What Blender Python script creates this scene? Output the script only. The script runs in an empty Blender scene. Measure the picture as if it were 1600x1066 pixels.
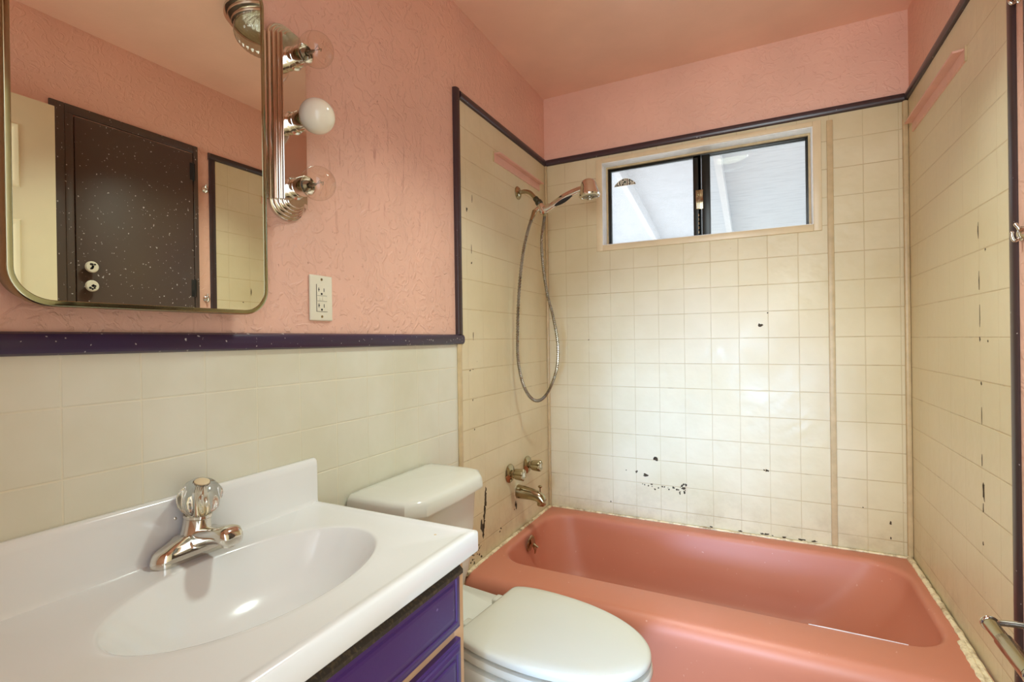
import bpy, bmesh, math, random
from mathutils import Vector, Matrix
random.seed(7)
PI = math.pi
H = 1.19            # eye height above the floor; geometry below is given with z relative to the eye
W = 1.524           # room width
D = 2.409           # distance from the camera to the back wall
COL = bpy.context.scene.collection

# ------------------------------------------------------------------ colour / materials
def lin(r, g, b):
    f = lambda c: ((c/255+.055)/1.055)**2.4 if c/255 > .04045 else c/255/12.92
    return (f(r), f(g), f(b), 1)

class NT:
    def __init__(s, name):
        s.m = bpy.data.materials.new(name); s.m.use_nodes = True
        s.t = s.m.node_tree; s.b = s.t.nodes['Principled BSDF']; s.out = s.t.nodes['Material Output']
    def n(s, typ, **kw):
        nd = s.t.nodes.new(typ)
        for k, v in kw.items():
            if k.startswith('_'): setattr(nd, k[1:], v)
            else: s.set(nd.inputs[k if not k.startswith('i') or not k[1:].isdigit() else int(k[1:])], v)
        return nd
    def set(s, sock, v):
        if isinstance(v, bpy.types.NodeSocket): s.t.links.new(v, sock)
        else: sock.default_value = v
    def math(s, op, a, b=0.0, c=0.0):
        nd = s.t.nodes.new('ShaderNodeMath'); nd.operation = op
        s.set(nd.inputs[0], a); s.set(nd.inputs[1], b); s.set(nd.inputs[2], c)
        return nd.outputs[0]
    def rng(s, v, a, b, c=0.0, d=1.0, smooth=False):
        nd = s.t.nodes.new('ShaderNodeMapRange'); nd.interpolation_type = 'SMOOTHSTEP' if smooth else 'LINEAR'
        s.set(nd.inputs[0], v)
        for i, x in zip((1, 2, 3, 4), (a, b, c, d)): s.set(nd.inputs[i], x)
        return nd.outputs[0]
    def mix(s, f, a, b):
        nd = s.t.nodes.new('ShaderNodeMix'); nd.data_type = 'RGBA'
        s.set(nd.inputs['Factor'], f); s.set(nd.inputs['A'], a) if False else None
        s.set(nd.inputs[6], a); s.set(nd.inputs[7], b)
        return nd.outputs[2]
    def pos(s):
        g = s.t.nodes.new('ShaderNodeNewGeometry'); return g.outputs['Position']
    def xyz(s, p=None):
        sp = s.t.nodes.new('ShaderNodeSeparateXYZ'); s.set(sp.inputs[0], p or s.pos()); return sp.outputs
    def noise(s, scale, detail=4, rough=.55, vec=None, dist=0.0, sc3=None):
        nd = s.t.nodes.new('ShaderNodeTexNoise')
        v = vec or s.pos()
        if sc3:
            mp = s.t.nodes.new('ShaderNodeMapping'); s.set(mp.inputs[0], v); mp.inputs['Scale'].default_value = sc3; v = mp.outputs[0]
        s.set(nd.inputs['Vector'], v)
        nd.inputs['Scale'].default_value = scale; nd.inputs['Detail'].default_value = detail
        nd.inputs['Roughness'].default_value = rough; nd.inputs['Distortion'].default_value = dist
        return nd.outputs[0]
    def bump(s, h, strength=.3, dist=.002, normal=None):
        nd = s.t.nodes.new('ShaderNodeBump'); nd.inputs['Strength'].default_value = strength
        nd.inputs['Distance'].default_value = dist; s.set(nd.inputs['Height'], h)
        if normal: s.set(nd.inputs['Normal'], normal)
        return nd.outputs[0]
    def fin(s, col=None, rough=None, metal=None, normal=None, **kw):
        if col is not None: s.set(s.b.inputs['Base Color'], col)
        if rough is not None: s.set(s.b.inputs['Roughness'], rough)
        if metal is not None: s.set(s.b.inputs['Metallic'], metal)
        if normal is not None: s.set(s.b.inputs['Normal'], normal)
        for k, v in kw.items(): s.set(s.b.inputs[k.replace('_', ' ')], v)
        return s.m

def plain(name, rgb, rough=.4, metal=0, var=.06, nscale=12, **kw):
    n = NT(name); c = lin(*rgb)
    d = (c[0]*(1-var*2), c[1]*(1-var*2), c[2]*(1-var*2), 1)
    f = n.noise(nscale, 3)
    return n.fin(n.mix(n.rng(f, .3, .7), d, c), rough, metal, **kw)

def pink_paint(name, rgb, rough, bump, scuffs=False, gloss=0.5):
    n = NT(name); c = lin(*rgb)
    d = tuple(x*.9 for x in c[:3])+(1,)
    big = n.noise(2.5, 3); fine = n.noise(26, 6, .6, dist=1.2)
    tex = n.rng(n.noise(20, 3, .5, dist=2.2), .5, .62, 0, 1, True)
    col = n.mix(n.rng(big, .35, .65), d, c)
    if scuffs:
        x, y, z = n.xyz()
        streak = n.rng(n.noise(1, 5, .65, sc3=(30, 46, 7)), .575, .67)
        zone = n.math('MULTIPLY', n.rng(z, H+.22, H+.38, 0, 1, True), n.rng(z, H+.75, H+.62, 0, 1, True))
        zone = n.math('MULTIPLY', zone, n.math('MULTIPLY', n.rng(y, .9, .98), n.rng(y, 1.5, 1.3)))
        f = n.math('MULTIPLY', n.math('MULTIPLY', streak, zone), .38)
        col = n.mix(f, col, lin(150, 70, 58))
        sp = n.rng(n.noise(55, 2), .735, .76)
        col = n.mix(n.math('MULTIPLY', sp, .5), col, lin(140, 75, 60))
    h = n.math('ADD', n.math('MULTIPLY', fine, .8), n.math('MULTIPLY', tex, .7))
    return n.fin(col, rough, normal=n.bump(h, bump, .004), Specular_IOR_Level=gloss)

def tile_mat(name, axis, h0, z0, rgb, line, p=.1146, vert=.55, grime=.28, horiz=.9, wavy=.35, rough=.36):
    n = NT(name)
    x, y, z = n.xyz(); hc = x if axis == 'x' else y
    def lines(v, o, w):
        f = n.math('FRACT', n.math('DIVIDE', n.math('SUBTRACT', v, o-50*p), p))
        a = n.math('ABSOLUTE', n.math('SUBTRACT', f, .5))
        return n.rng(a, .5-w, .5-w*.35, 0, 1, True)
    lh = lines(z, z0+H, .021); lv = lines(hc, h0, .019)
    var = n.noise(3.0, 4); c = lin(*rgb); d = lin(rgb[0]*.955, rgb[1]*.945, rgb[2]*.91)
    col = n.mix(n.rng(var, .35, .65), d, c)
    m = n.math('MAXIMUM', n.math('MULTIPLY', lh, horiz), n.math('MULTIPLY', lv, vert))
    brk = n.rng(n.noise(7, 3), .35, .6, .45, 1)
    col = n.mix(n.math('MULTIPLY', m, brk), col, lin(*line))
    # mildew close to the tub and scattered specks
    low = n.rng(z, H-.62, H-.87, 0, 1)
    g = n.math('MULTIPLY', n.rng(n.noise(9, 6, .7), .46, .68), low)
    col = n.mix(n.math('MULTIPLY', g, grime), col, lin(128, 98, 62))
    sp = n.rng(n.noise(42, 2), .785, .80)
    col = n.mix(n.math('MULTIPLY', sp, grime), col, lin(95, 70, 45))
    gl = n.math('MULTIPLY', n.math('MULTIPLY', lh, n.rng(n.noise(13, 4), .60, .70)), grime)
    col = n.mix(gl, col, lin(88, 64, 40))
    w = n.noise(24, 2, .4)
    b1 = n.bump(w, wavy, .006)
    b2 = n.bump(n.math('SUBTRACT', 1.0, n.math('MAXIMUM', lh, n.math('MULTIPLY', lv, .8))), .5, .0015, b1)
    return n.fin(col, n.rng(n.noise(6, 3), .3, .7, rough*.8, rough*1.3), normal=b2, Specular_IOR_Level=.4)

def speckled(name, rgb, rough, speck=(215, 210, 205), thr=.72, scale=60, rgb2=None, amount=.85):
    n = NT(name)
    f = n.rng(n.noise(1.6, 2), .35, .65)
    base = n.mix(f, lin(*rgb), lin(*(rgb2 or rgb)))
    s = n.rng(n.noise(scale, 1.5, .5), thr, thr+.02)
    col = n.mix(n.math('MULTIPLY', s, amount), base, lin(*speck))
    return n.fin(col, rough, normal=n.bump(n.noise(40, 4), .12, .002))

def chrome(name, rgb=(222, 218, 208), rough=.07):
    n = NT(name)
    return n.fin(lin(*rgb), n.rng(n.noise(18, 4), .35, .7, rough*.6, rough*2.0), 1.0)

def thin_glass(name, tint=(250, 252, 250), refl=1.0):
    n = NT(name); t = n.t
    tr = t.nodes.new('ShaderNodeBsdfTransparent'); tr.inputs[0].default_value = lin(*tint)
    gl = t.nodes.new('ShaderNodeBsdfGlossy'); gl.inputs['Roughness'].default_value = .02
    fr = t.nodes.new('ShaderNodeLayerWeight'); fr.inputs[0].default_value = .5
    mx = t.nodes.new('ShaderNodeMixShader')
    n.set(mx.inputs[0], n.math('ADD', .035, n.math('MULTIPLY', n.math('POWER', fr.outputs[1], 4.0), .55*refl))); t.links.new(tr.outputs[0], mx.inputs[1]); t.links.new(gl.outputs[0], mx.inputs[2])
    t.links.new(mx.outputs[0], n.out.inputs[0])
    return n.m

PINK = (236, 187, 165)
MT = {}
MT['pink'] = pink_paint('pink_wall_paint', PINK, .5, .55, True)
MT['pink2'] = pink_paint('pink_wall_paint_plain', PINK, .5, .4)
MT['ceil'] = pink_paint('pink_ceiling_gloss', (242, 198, 174), .26, .06)
MT['ledge'] = plain('pink_enamel', (228, 178, 158), .3)
CREAM = (220, 206, 172); LINE = (190, 167, 126)
MT['tile_back'] = tile_mat('tile_board_back', 'x', .115, .1083, CREAM, LINE)
MT['tile_left'] = tile_mat('tile_board_left', 'y', 1.733, .004, CREAM, (196, 172, 128), vert=.3)
MT['tile_right'] = tile_mat('tile_board_right', 'y', 1.72, .1035, CREAM, (194, 170, 126), vert=.25, horiz=.75)
MT['tile_wain'] = tile_mat('tile_board_wainscot', 'y', .385, -.098, (218, 215, 198), (222, 214, 188), grime=.0, vert=.75, wavy=.12)
MT['batten'] = plain('tan_batten_paint', (206, 182, 140), .4, nscale=30, var=.09)
MT['casing'] = plain('cream_casing_paint', (226, 206, 168), .38, var=.05)
MT['caulk'] = None
n = NT('dirty_caulk'); f = n.rng(n.noise(22, 6, .7), .45, .68)
MT['caulk'] = n.fin(n.mix(f, lin(232, 216, 180), lin(140, 105, 66)), .6, normal=n.bump(n.noise(60, 5), .6, .004))
MT['trim'] = speckled('dark_purple_trim', (54, 37, 70), .3, thr=.71, scale=120, rgb2=(56, 42, 54), amount=.75)
MT['trim2'] = speckled('dark_purple_trim_brown_lit', (64, 46, 50), .28, thr=.75, scale=110, rgb2=(58, 45, 42), amount=.6)  # same purple paint as the rail, with the light's brown cast in the colour
MT['closet'] = speckled('dark_plum_door_paint', (84, 70, 58), .42, thr=.71, scale=110, rgb2=(74, 58, 56))
MT['purple'] = speckled('bright_purple_paint', (66, 32, 92), .36, (170, 150, 200), .765, 50, (58, 34, 96), .35)
n = NT('worn_shadowed_edge_paint'); MT['worn'] = n.fin(n.mix(n.rng(n.noise(160, 3), .5, .66), lin(46, 37, 28), lin(78, 64, 44)), .6)  # dark brown holds both worn paint and the shadow under the counter
MT['wood'] = plain('bare_pinkish_wood', (206, 166, 128), .5, nscale=20)
MT['white_wood'] = plain('white_lining_paint', (242, 242, 240), .45, nscale=30, var=.07)
MT['door_white'] = plain('ivory_door_paint', (232, 220, 182), .4, var=.02)
MT['black'] = plain('dark_bronze_aluminium', (26, 24, 16), .35, .3)
MT['marble'] = plain('white_cultured_marble', (228, 228, 226), .16, var=.015, nscale=4, Coat_Weight=.4)
MT['china'] = plain('white_vitreous_china', (210, 208, 197), .12, var=.012, nscale=4)
MT['seat'] = plain('ivory_seat_plastic', (198, 194, 180), .2, var=.012, nscale=4)
n = NT('salmon_tub_enamel'); f = n.rng(n.noise(70, 2), .74, .755)
MT['tub'] = n.fin(n.mix(n.math('MULTIPLY', f, .35), n.mix(n.noise(3, 3), lin(190, 117, 92), lin(198, 126, 101)), lin(236, 205, 190)), .44, Specular_IOR_Level=.38)
MT['chrome'] = chrome('polished_chrome')
MT['chrome_old'] = chrome('tarnished_chrome', (172, 160, 130), .14)
MT['steel'] = chrome('hose_steel', (158, 153, 142), .22)
MT['brass'] = chrome('mirror_frame_metal', (164, 162, 132), .12)
MT['mirror'] = NT('mirror_silver').fin(lin(240, 240, 228), .0, 1.0)
MT['glass'] = thin_glass('window_glass', (252, 253, 252))
n = NT('hazy_window_glass'); tr_ = n.t.nodes.new('ShaderNodeBsdfTransparent'); di_ = n.t.nodes.new('ShaderNodeBsdfTranslucent'); di_.inputs[0].default_value = lin(245, 246, 248)
mx_ = n.t.nodes.new('ShaderNodeMixShader'); n.set(mx_.inputs[0], n.rng(n.noise(6, 4), .3, .7, .10, .22)); n.t.links.new(tr_.outputs[0], mx_.inputs[1]); n.t.links.new(di_.outputs[0], mx_.inputs[2]); n.t.links.new(mx_.outputs[0], n.out.inputs[0])
MT['glass_hazy'] = n.m  # left pane: clear glass with an uneven whitish haze mixed in
MT['bulb_glass'] = thin_glass('clear_bulb_glass', (252, 249, 245), 1.1)
MT['bulb_white'] = plain('frosted_bulb_glass', (238, 232, 212), .12, var=.01)
n = NT('clear_acrylic'); MT['acrylic'] = n.fin(lin(250, 248, 240), .03, Transmission_Weight=1.0, IOR=1.45)
MT['lamp_glass'] = thin_glass('fluted_lamp_glass', (226, 224, 214), 1.2)
MT['ivory'] = plain('ivory_plastic', (226, 220, 198), .3, var=.02)
MT['dark'] = plain('dark_slot', (22, 18, 14), .7)
MT['chipdark'] = plain('exposed_dark_board', (78, 62, 42), .9, nscale=200, var=.25)
MT['rubber'] = plain('dark_green_nut', (58, 52, 28), .35)
MT['floor'] = plain('floor_vinyl', (176, 160, 136), .4)
MT['soffit'] = None
n = NT('white_painted_plywood'); x_, y_, z_ = n.xyz()
gr = n.rng(n.noise(1, 5, .65, sc3=(7, 75, 60)), .50, .70)
MT['soffit'] = n.fin(n.mix(n.math('MULTIPLY', gr, .28), lin(212, 216, 220), lin(128, 134, 142)), .7, normal=n.bump(n.noise(1, 5, .6, sc3=(9, 120, 60)), .35, .004))
MT['rafter'] = plain('white_rafter_paint', (228, 230, 232), .6, nscale=30, var=.03)
MT['concrete'] = plain('pale_concrete', (208, 206, 200), .85, nscale=5)
MT['soil'] = plain('dark_soil', (92, 84, 66), .9)
MT['red'] = plain('decal_red', (150, 34, 24), .5); MT['green'] = plain('decal_green', (28, 60, 34), .5); MT['decal'] = plain('decal_black', (20, 18, 12), .5)
MT['decalbg'] = plain('decal_cream', (236, 226, 204), .5)

# ------------------------------------------------------------------ mesh helpers (z relative to the eye)
def V(x, y, z): return Vector((x, y, z))
def new(): return bmesh.new()
def box(bm, x0, x1, y0, y1, z0, z1, bev=0.0, seg=2):
    t = bmesh.new(); bmesh.ops.create_cube(t, size=1)
    for v in t.verts: v.co = Vector(((x0+x1)/2+v.co.x*(x1-x0), (y0+y1)/2+v.co.y*(y1-y0), (z0+z1)/2+v.co.z*(z1-z0)))
    if bev: bmesh.ops.bevel(t, geom=list(t.edges), offset=bev, segments=seg, affect='EDGES', profile=.5)
    merge(bm, t); return bm
def merge(bm, t, mtx=None):
    if mtx is not None: bmesh.ops.transform(t, matrix=mtx, verts=list(t.verts))
    me = bpy.data.meshes.new('tmp'); t.to_mesh(me); t.free(); bm.from_mesh(me); bpy.data.meshes.remove(me)
def loft(bm, rings, cap0=True, cap1=True, closed=True):
    vs = [[bm.verts.new(Vector(p)) for p in r] for r in rings]
    k = len(vs[0])
    for a, b in zip(vs, vs[1:]):
        for i in range(k if closed else k-1):
            j = (i+1) % k
            try: bm.faces.new((a[i], a[j], b[j], b[i]))
            except ValueError: pass
    if cap0: bm.faces.new(list(reversed(vs[0])))
    if cap1: bm.faces.new(vs[-1])
    return bm
def frame_of(axis):
    a = Vector(axis).normalized(); u = a.orthogonal().normalized()
    if abs(a.z) < .99: u = a.cross(Vector((0, 0, 1))).normalized()
    return a, u, a.cross(u)
def lathe(bm, org, axis, prof, n=40, cap0=True, cap1=True, flute=None):
    a, u, w = frame_of(axis); o = Vector(org); rings = []
    for r, h in prof:
        ring = []
        for i in range(n):
            t = 2*PI*i/n; rr = r*(1+(flute(t, h) if flute else 0))
            ring.append(o+a*h+u*(rr*math.cos(t))+w*(rr*math.sin(t)))
        rings.append(ring)
    return loft(bm, rings, cap0, cap1)
def ball(bm, c, r, n=32, sx=1, sy=1, sz=1):
    t = bmesh.new(); bmesh.ops.create_uvsphere(t, u_segments=n, v_segments=n//2, radius=r)
    merge(bm, t, Matrix.Translation(Vector(c)) @ Matrix.Diagonal((sx, sy, sz, 1)))
    return bm
def spline(pts, n=12):
    P = [Vector(p) for p in pts]; P = [P[0]*2-P[1]]+P+[P[-1]*2-P[-2]]; out = []
    for i in range(1, len(P)-2):
        a, b, c, d = P[i-1:i+3]
        for k in range(n):
            t = k/n
            out.append(.5*((2*b)+(c-a)*t+(2*a-5*b+4*c-d)*t*t+(3*b-a-3*c+d)*t**3))
    out.append(P[-2]); return out
def tube(bm, pts, r, n=16, cap=True):
    pts = [Vector(p) for p in pts]; rings = []; u = None
    for i, p in enumerate(pts):
        t = (pts[min(i+1, len(pts)-1)]-pts[max(i-1, 0)]).normalized()
        if u is None: u = t.orthogonal().normalized()
        u = (u-t*u.dot(t)).normalized(); w = t.cross(u)
        rr = r[i] if isinstance(r, (list, tuple)) else r
        rings.append([p+u*(rr*math.cos(2*PI*k/n))+w*(rr*math.sin(2*PI*k/n)) for k in range(n)])
    return loft(bm, rings, cap, cap)
def rrect(x0, x1, y0, y1, r, n=8, m=6):
    """rounded rectangle in 2D, counter-clockwise, always 4*(n+1+m) points"""
    out = []
    cs = [(x1-r, y1-r, 0), (x0+r, y1-r, PI/2), (x0+r, y0+r, PI), (x1-r, y0+r, 1.5*PI)]
    for q, (cx, cy, a0) in enumerate(cs):
        arc = [(cx+r*math.cos(a0+PI/2*k/n), cy+r*math.sin(a0+PI/2*k/n)) for k in range(n+1)]
        out += arc
        nx, ny, na = cs[(q+1) % 4]; e = (nx+r*math.cos(na), ny+r*math.sin(na)); s = arc[-1]
        out += [(s[0]+(e[0]-s[0])*k/(m+1), s[1]+(e[1]-s[1])*k/(m+1)) for k in range(1, m+1)]
    return out
def at_z(pts2, z): return [Vector((a, b, z)) for a, b in pts2]

BASE = {}
def link(name, data, parent=None, loc=None):
    o = bpy.data.objects.new(name, data); COL.objects.link(o)
    if parent is not None:
        o.parent = parent; BASE[o.name] = BASE[parent.name]
    else:
        b = Vector(loc) if loc is not None else Vector((0, 0, -H))
        BASE[o.name] = b; o.location = b+Vector((0, 0, H))
    return o
def obj(name, bm, mat, parent=None, loc=None, smooth=35, label=None, kind=None, flip=True):
    if flip: bmesh.ops.recalc_face_normals(bm, faces=list(bm.faces))
    b = BASE[parent.name] if parent is not None else (Vector(loc) if loc is not None else Vector((0, 0, -H)))
    bmesh.ops.translate(bm, vec=-b, verts=list(bm.verts))
    me = bpy.data.meshes.new(name); bm.to_mesh(me); bm.free()
    if smooth:
        me.polygons.foreach_set('use_smooth', [True]*len(me.polygons)); me.set_sharp_from_angle(angle=math.radians(smooth))
    me.materials.append(MT[mat] if isinstance(mat, str) else mat)
    o = link(name, me, parent, loc)
    if label: o['label'] = label
    if kind: o['kind'] = kind
    return o
def thing(name, loc, label, cat, group=None):
    o = link(name, None, None, loc); o.empty_display_size = .05
    return tag(o, label, cat, group)
def tag(o, label, cat, group=None, kind=None):
    o['label'] = label; o['category'] = cat
    if group: o['group'] = group
    if kind: o['kind'] = kind
    return o
def struct(name, bm, mat, label, cat, smooth=35):
    o = obj(name, bm, mat, smooth=smooth); o['kind'] = 'structure'; o['label'] = label; o['category'] = cat
    return o
def bx(*a, **k): return box(new(), *a, **k)
def chips(spots, plane, val, seed=1, eps=.0006):
    """small irregular patches where the face of the board has broken away; spots: (a, z, size, aspect)"""
    rnd = random.Random(seed); bm = new()
    for a, z, s, asp in spots:
        k = 9; ring = []
        for i in range(k):
            t = 2*PI*i/k; r = s*(.45+.75*rnd.random())
            ring.append((a+r*math.cos(t), z+r*asp*math.sin(t)))
        P = (lambda p, o: Vector((p[0], val-o, p[1]))) if plane == 'back' else ((lambda p, o: Vector((val+o, p[0], p[1]))) if plane == 'left' else (lambda p, o: Vector((val-o, p[0], p[1]))))
        loft(bm, [[P(p, -.001) for p in ring], [P(p, eps) for p in ring]], False, True)
    return bm

# ================================================================== SETTING
struct('floor', bx(-.12, W+.12, -2.4, D+.12, -H-.06, -H), 'floor', 'beige vinyl floor under the toilet and tub', 'floor')
struct('ceiling', bx(-.12, W+.12, -.04, D+.12, 1.255, 1.315), 'ceil', 'glossy pink painted ceiling', 'ceiling')
wl = struct('wall_left', bx(-.12, 0, -.04, D+.12, -H, 1.255), 'pink', 'pink textured wall carrying the mirror and vanity light', 'wall')
wr = struct('wall_right', bx(W, W+.12, -.04, D+.12, -H, 1.255), 'pink2', 'pink textured wall at the right behind the tub end', 'wall')
# back wall with the window opening
OX0, OX1, OZ0, OZ1 = .311, 1.203, .460, .864
bm = new()
box(bm, 0, OX0, D, D+.13, -H, 1.255); box(bm, OX1, W, D, D+.13, -H, 1.255)
box(bm, OX0, OX1, D, D+.13, -H, OZ0); box(bm, OX0, OX1, D, D+.13, OZ1, 1.255)
wb = struct('wall_back', bm, 'pink2', 'pink and tiled wall with the small window', 'wall')
# front wall with doorway, behind the camera
bm = new()
box(bm, 0, .66, -.04, .08, -H, 1.255); box(bm, 1.45, W, -.04, .08, -H, 1.255); box(bm, .66, 1.45, -.04, .08, .88, 1.255)
struct('wall_front', bm, 'pink2', 'pink wall with the doorway the photo is taken from', 'wall')

# tile boards
obj('tile_board', bx(0, .006, .08, 1.538, -H, 0), 'tile_wain', wl, label='off-white tile board wainscot', kind='structure')
o = obj('tile_board', bx(0, .006, 1.562, D, -H, .905), 'tile_left', wl, label='cream tile board in the shower', kind='structure')
obj('tile_board', bx(W-.006, W, 1.54, D, -H, .905), 'tile_right', wr, label='cream tile board beside the tub', kind='structure')
bm = new(); T = D-.006
box(bm, 0, OX0, T, D, -H, .905); box(bm, OX1, W, T, D, -H, .905); box(bm, OX0, OX1, T, D, -H, OZ0); box(bm, OX0, OX1, T, D, OZ1, .905)
obj('tile_board', bm, 'tile_back', wb, label='cream tile board round the window', kind='structure')
# broken spots
sp = [(.551, -.574, .011, 1), (.545, -.570, .007, .6), (.46, -.644, .007, 1.2), (.505, -.654, .012, .7), (.497, -.659, .006, .6)]
r_ = random.Random(3)
for i in range(16): sp.append((.485+.2*r_.random(), -.706+.022*(r_.random()-.5), .0022+.003*r_.random(), 1))
for i in range(10): sp.append((.674+.028*(r_.random()-.5), -.700+.05*(r_.random()-.5), .002+.004*r_.random(), 1.4))
sp += [(.674, -.697, .010, .8), (.631, -.701, .008, .5), (.658, -.722, .004, 2.2), (1.001, .049, .011, .8), (1.019, -.579, .008, .8), (1.009, -.578, .004, 1), (.332, -.803, .004, 1),
       (1.03, .10, .004, .7), (.23, -.005, .004, .8), (1.36, -.69, .003, 1), (1.45, -.74, .004, 2.6), (1.45, -.80, .003, 2), (.41, -.64, .003, 1)]
for i in range(9): sp.append((.78+.42*r_.random(), -.858+.006*r_.random(), .005+.007*r_.random(), .45))
obj('chipped_spot', chips(sp, 'back', T, 5), 'chipdark', wb, kind='stuff', label='dark chips broken out of the back tile board', smooth=0)
sp = [(1.708, -.415, .008, 3.0), (1.709, -.40, .006, 2), (1.721, -.015, .004, 2), (1.716, -.132, .004, 1.5), (1.725, .271, .0025, 9), (1.722, .14, .002, 12), (1.716, -.552, .004, 1.5), (1.717, -.33, .003, 6), (1.712, -.46, .003, 5), (1.715, -.215, .002, 14), (1.72, .05, .0016, 22), (1.68, .215, .004, 1), (1.67, -.02, .003, 1)]
obj('chipped_spot', chips(sp, 'right', W-.006, 8), 'chipdark', wr, kind='stuff', label='dark cracks along the right board seam', smooth=0)
sp = [(1.66, z, .0055+.005*r_.random(), 2.4) for z in [-.53-.021*i for i in range(13)]]
sp = [(1.735+.0*i-.004*i*.6+.008*(r_.random()-.5), -.60-.0175*i, .006+.006*r_.random(), 2.0) for i in range(11)]
sp += [(1.70, -.735, .012, 2.2), (1.645, -.23, .003, 1.5), (1.63, -.115, .006, .5), (1.65, -.112, .004, .6), (1.655, .02, .002, 9), (1.65, .35, .002, 10), (1.65, .30, .006, 1), (1.655, -.345, .003, 1.2), (1.62, .50, .006, 1.6), (1.99, -.76, .005, .6), (1.66, .55, .002, 8),
       (2.0, -.738, .008, 2), (2.01, -.745, .006, 3), (1.86, -.80, .008, .7), (1.85, -.81, .006, .7)]+[(1.59+.11*r_.random(), -.80-.06*r_.random(), .002+.004*r_.random(), 1) for i in range(22)]
obj('chipped_spot', chips(sp, 'left', .006, 9), 'chipdark', wl, kind='stuff', label='dark crack beside the toilet tank', smooth=0)

# battens (tan strips)
def trim(nm, bm, mat, label): return struct(nm, bm, mat, label, 'trim')
trim('trim_1', bx(.006, .013, 1.537, 1.563, -H, -.012, bev=.002), 'batten', 'tan upright batten on left wall between wainscot and shower board')
trim('trim_2', bx(1.252, 1.274, T-.009, T, -.858, .878, bev=.003), 'batten', 'tan upright batten right of the window down to the tub')
trim('trim_3', bx(.006, .02, T-.014, T, -.86, .9, bev=.005), 'batten', 'tan corner batten at the left back corner of the shower')
trim('trim_4', bx(W-.024, W-.006, T-.018, T, -.86, .9, bev=.006), 'batten', 'tan corner batten at the right back corner of the shower')
# dark purple trim with a rounded face
def bar(axis, a0, a1, c0, c1, wall, t=.016):
    """profile across c0..c1, run along axis a0..a1, sitting on a wall"""
    prof = [(0, 0), (0, .45), (.1, .8), (.28, .97), (.5, 1), (.72, .97), (.9, .8), (1, .45), (1, 0)]
    rings = []
    for a in (a0, a1):
        ring = []
        for u, h in prof:
            c = c0+(c1-c0)*u
            if wall == 'left': p = (h*t, a, c) if axis == 'y' else (h*t, c, a)
            elif wall == 'right': p = (W-h*t, a, c) if axis == 'y' else (W-h*t, c, a)
            else: p = (a, D-h*t, c)
            ring.append(p)
        rings.append(ring)
    return loft(new(), rings)
trim('trim_5', bar('y', .08, 1.572, -.014, .023, 'left', .02), 'trim', 'dark purple speckled chair rail under the mirror')
trim('trim_6', bar('z', .023, .932, 1.54, 1.572, 'left', .017), 'trim2', 'dark purple upright trim left of the shower boards')
trim('trim_7', bar('y', 1.572, D, .90, .932, 'left', .018), 'trim2', 'dark purple trim above the shower board on left wall')
trim('trim_8', bar('x', .016, W-.016, .90, .932, 'back', .018), 'trim2', 'dark purple trim running above the window')
trim('trim_9', bar('y', 1.508, D, .90, .932, 'right', .018), 'trim2', 'dark purple trim above the right tile board')
trim('trim_10', bar('z', -H, .90, 1.512, 1.543, 'right', .009), 'trim2', 'dark upright trim at the right picture edge')

# ------------------------------------------------------------------ window
win = link('window_1', None, None, (0.757, D, .66)); tag(win, 'small sliding window with dark frame and white lining above the tub', 'window', kind='structure')
def ring_frame(x0, x1, z0, z1, w, y0, y1, bev=0):
    b = new(); box(b, x0, x1, y0, y1, z1-w, z1, bev); box(b, x0, x1, y0, y1, z0, z0+w, bev)
    box(b, x0, x0+w, y0, y1, z0+w, z1-w, bev); box(b, x1-w, x1, y0, y1, z0+w, z1-w, bev); return b
b = new(); y0, y1 = T-.010, T
box(b, .281, .311, y0, y1, .432, .884, .002); box(b, 1.203, 1.233, y0, y1, .432, .884, .002)
box(b, .311, 1.203, y0, y1, .864, .884, .002); box(b, .311, 1.203, y0, y1, .432, .4605, .002)
obj('casing', b, 'casing', win)
b = ring_frame(.2985, 1.2155, .4475, .8765, .0155, T-.006, D+.13)
obj('lining', b, 'white_wood', win)
b = ring_frame(.3141, 1.2001, .463, .861, .008, D+.052, D+.064)
obj('stop_bead', b, 'batten', win)
FY0, FY1 = D+.064, D+.105
b = ring_frame(.3141, 1.2001, .463, .861, .013, FY0, FY1, .001)
obj('frame', b, 'black', win)
b = ring_frame(.326, .760, .466, .850, .011, FY0-.002, FY0+.016, .001); box(b, .727, .762, FY0-.002, FY0+.016, .47, .848, .001)
sl = obj('sash', b, 'black', win, label='left sliding sash')
b = ring_frame(.766, 1.190, .466, .852, .006, FY0+.02, FY0+.034, .001); box(b, .764, .800, FY0+.004, FY0+.036, .466, .850, .001)
sr = obj('sash', b, 'black', win, label='right sash')
obj('pane', bx(.335, .730, FY0+.005, FY0+.008, .475, .842), 'glass_hazy', sl)
obj('pane', bx(.798, 1.188, FY0+.026, FY0+.029, .470, .848), 'glass', sr)
b = new()
for i in range(4): box(b, .741+.0065*i, .7455+.0065*i, FY0-.010, FY0-.002, .60, .685, .001)
box(b, .738, .770, FY0-.006, FY0-.001, .598, .687, .001)
obj('latch', b, 'chrome_old', sl, label='brown finger latch')
b = new()
for i in range(5): box(b, .748, .752, FY0-.004, FY0-.002, .485+.02*i, .497+.02*i)
obj('worn_edge', b, 'chrome_old', sl)
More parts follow.
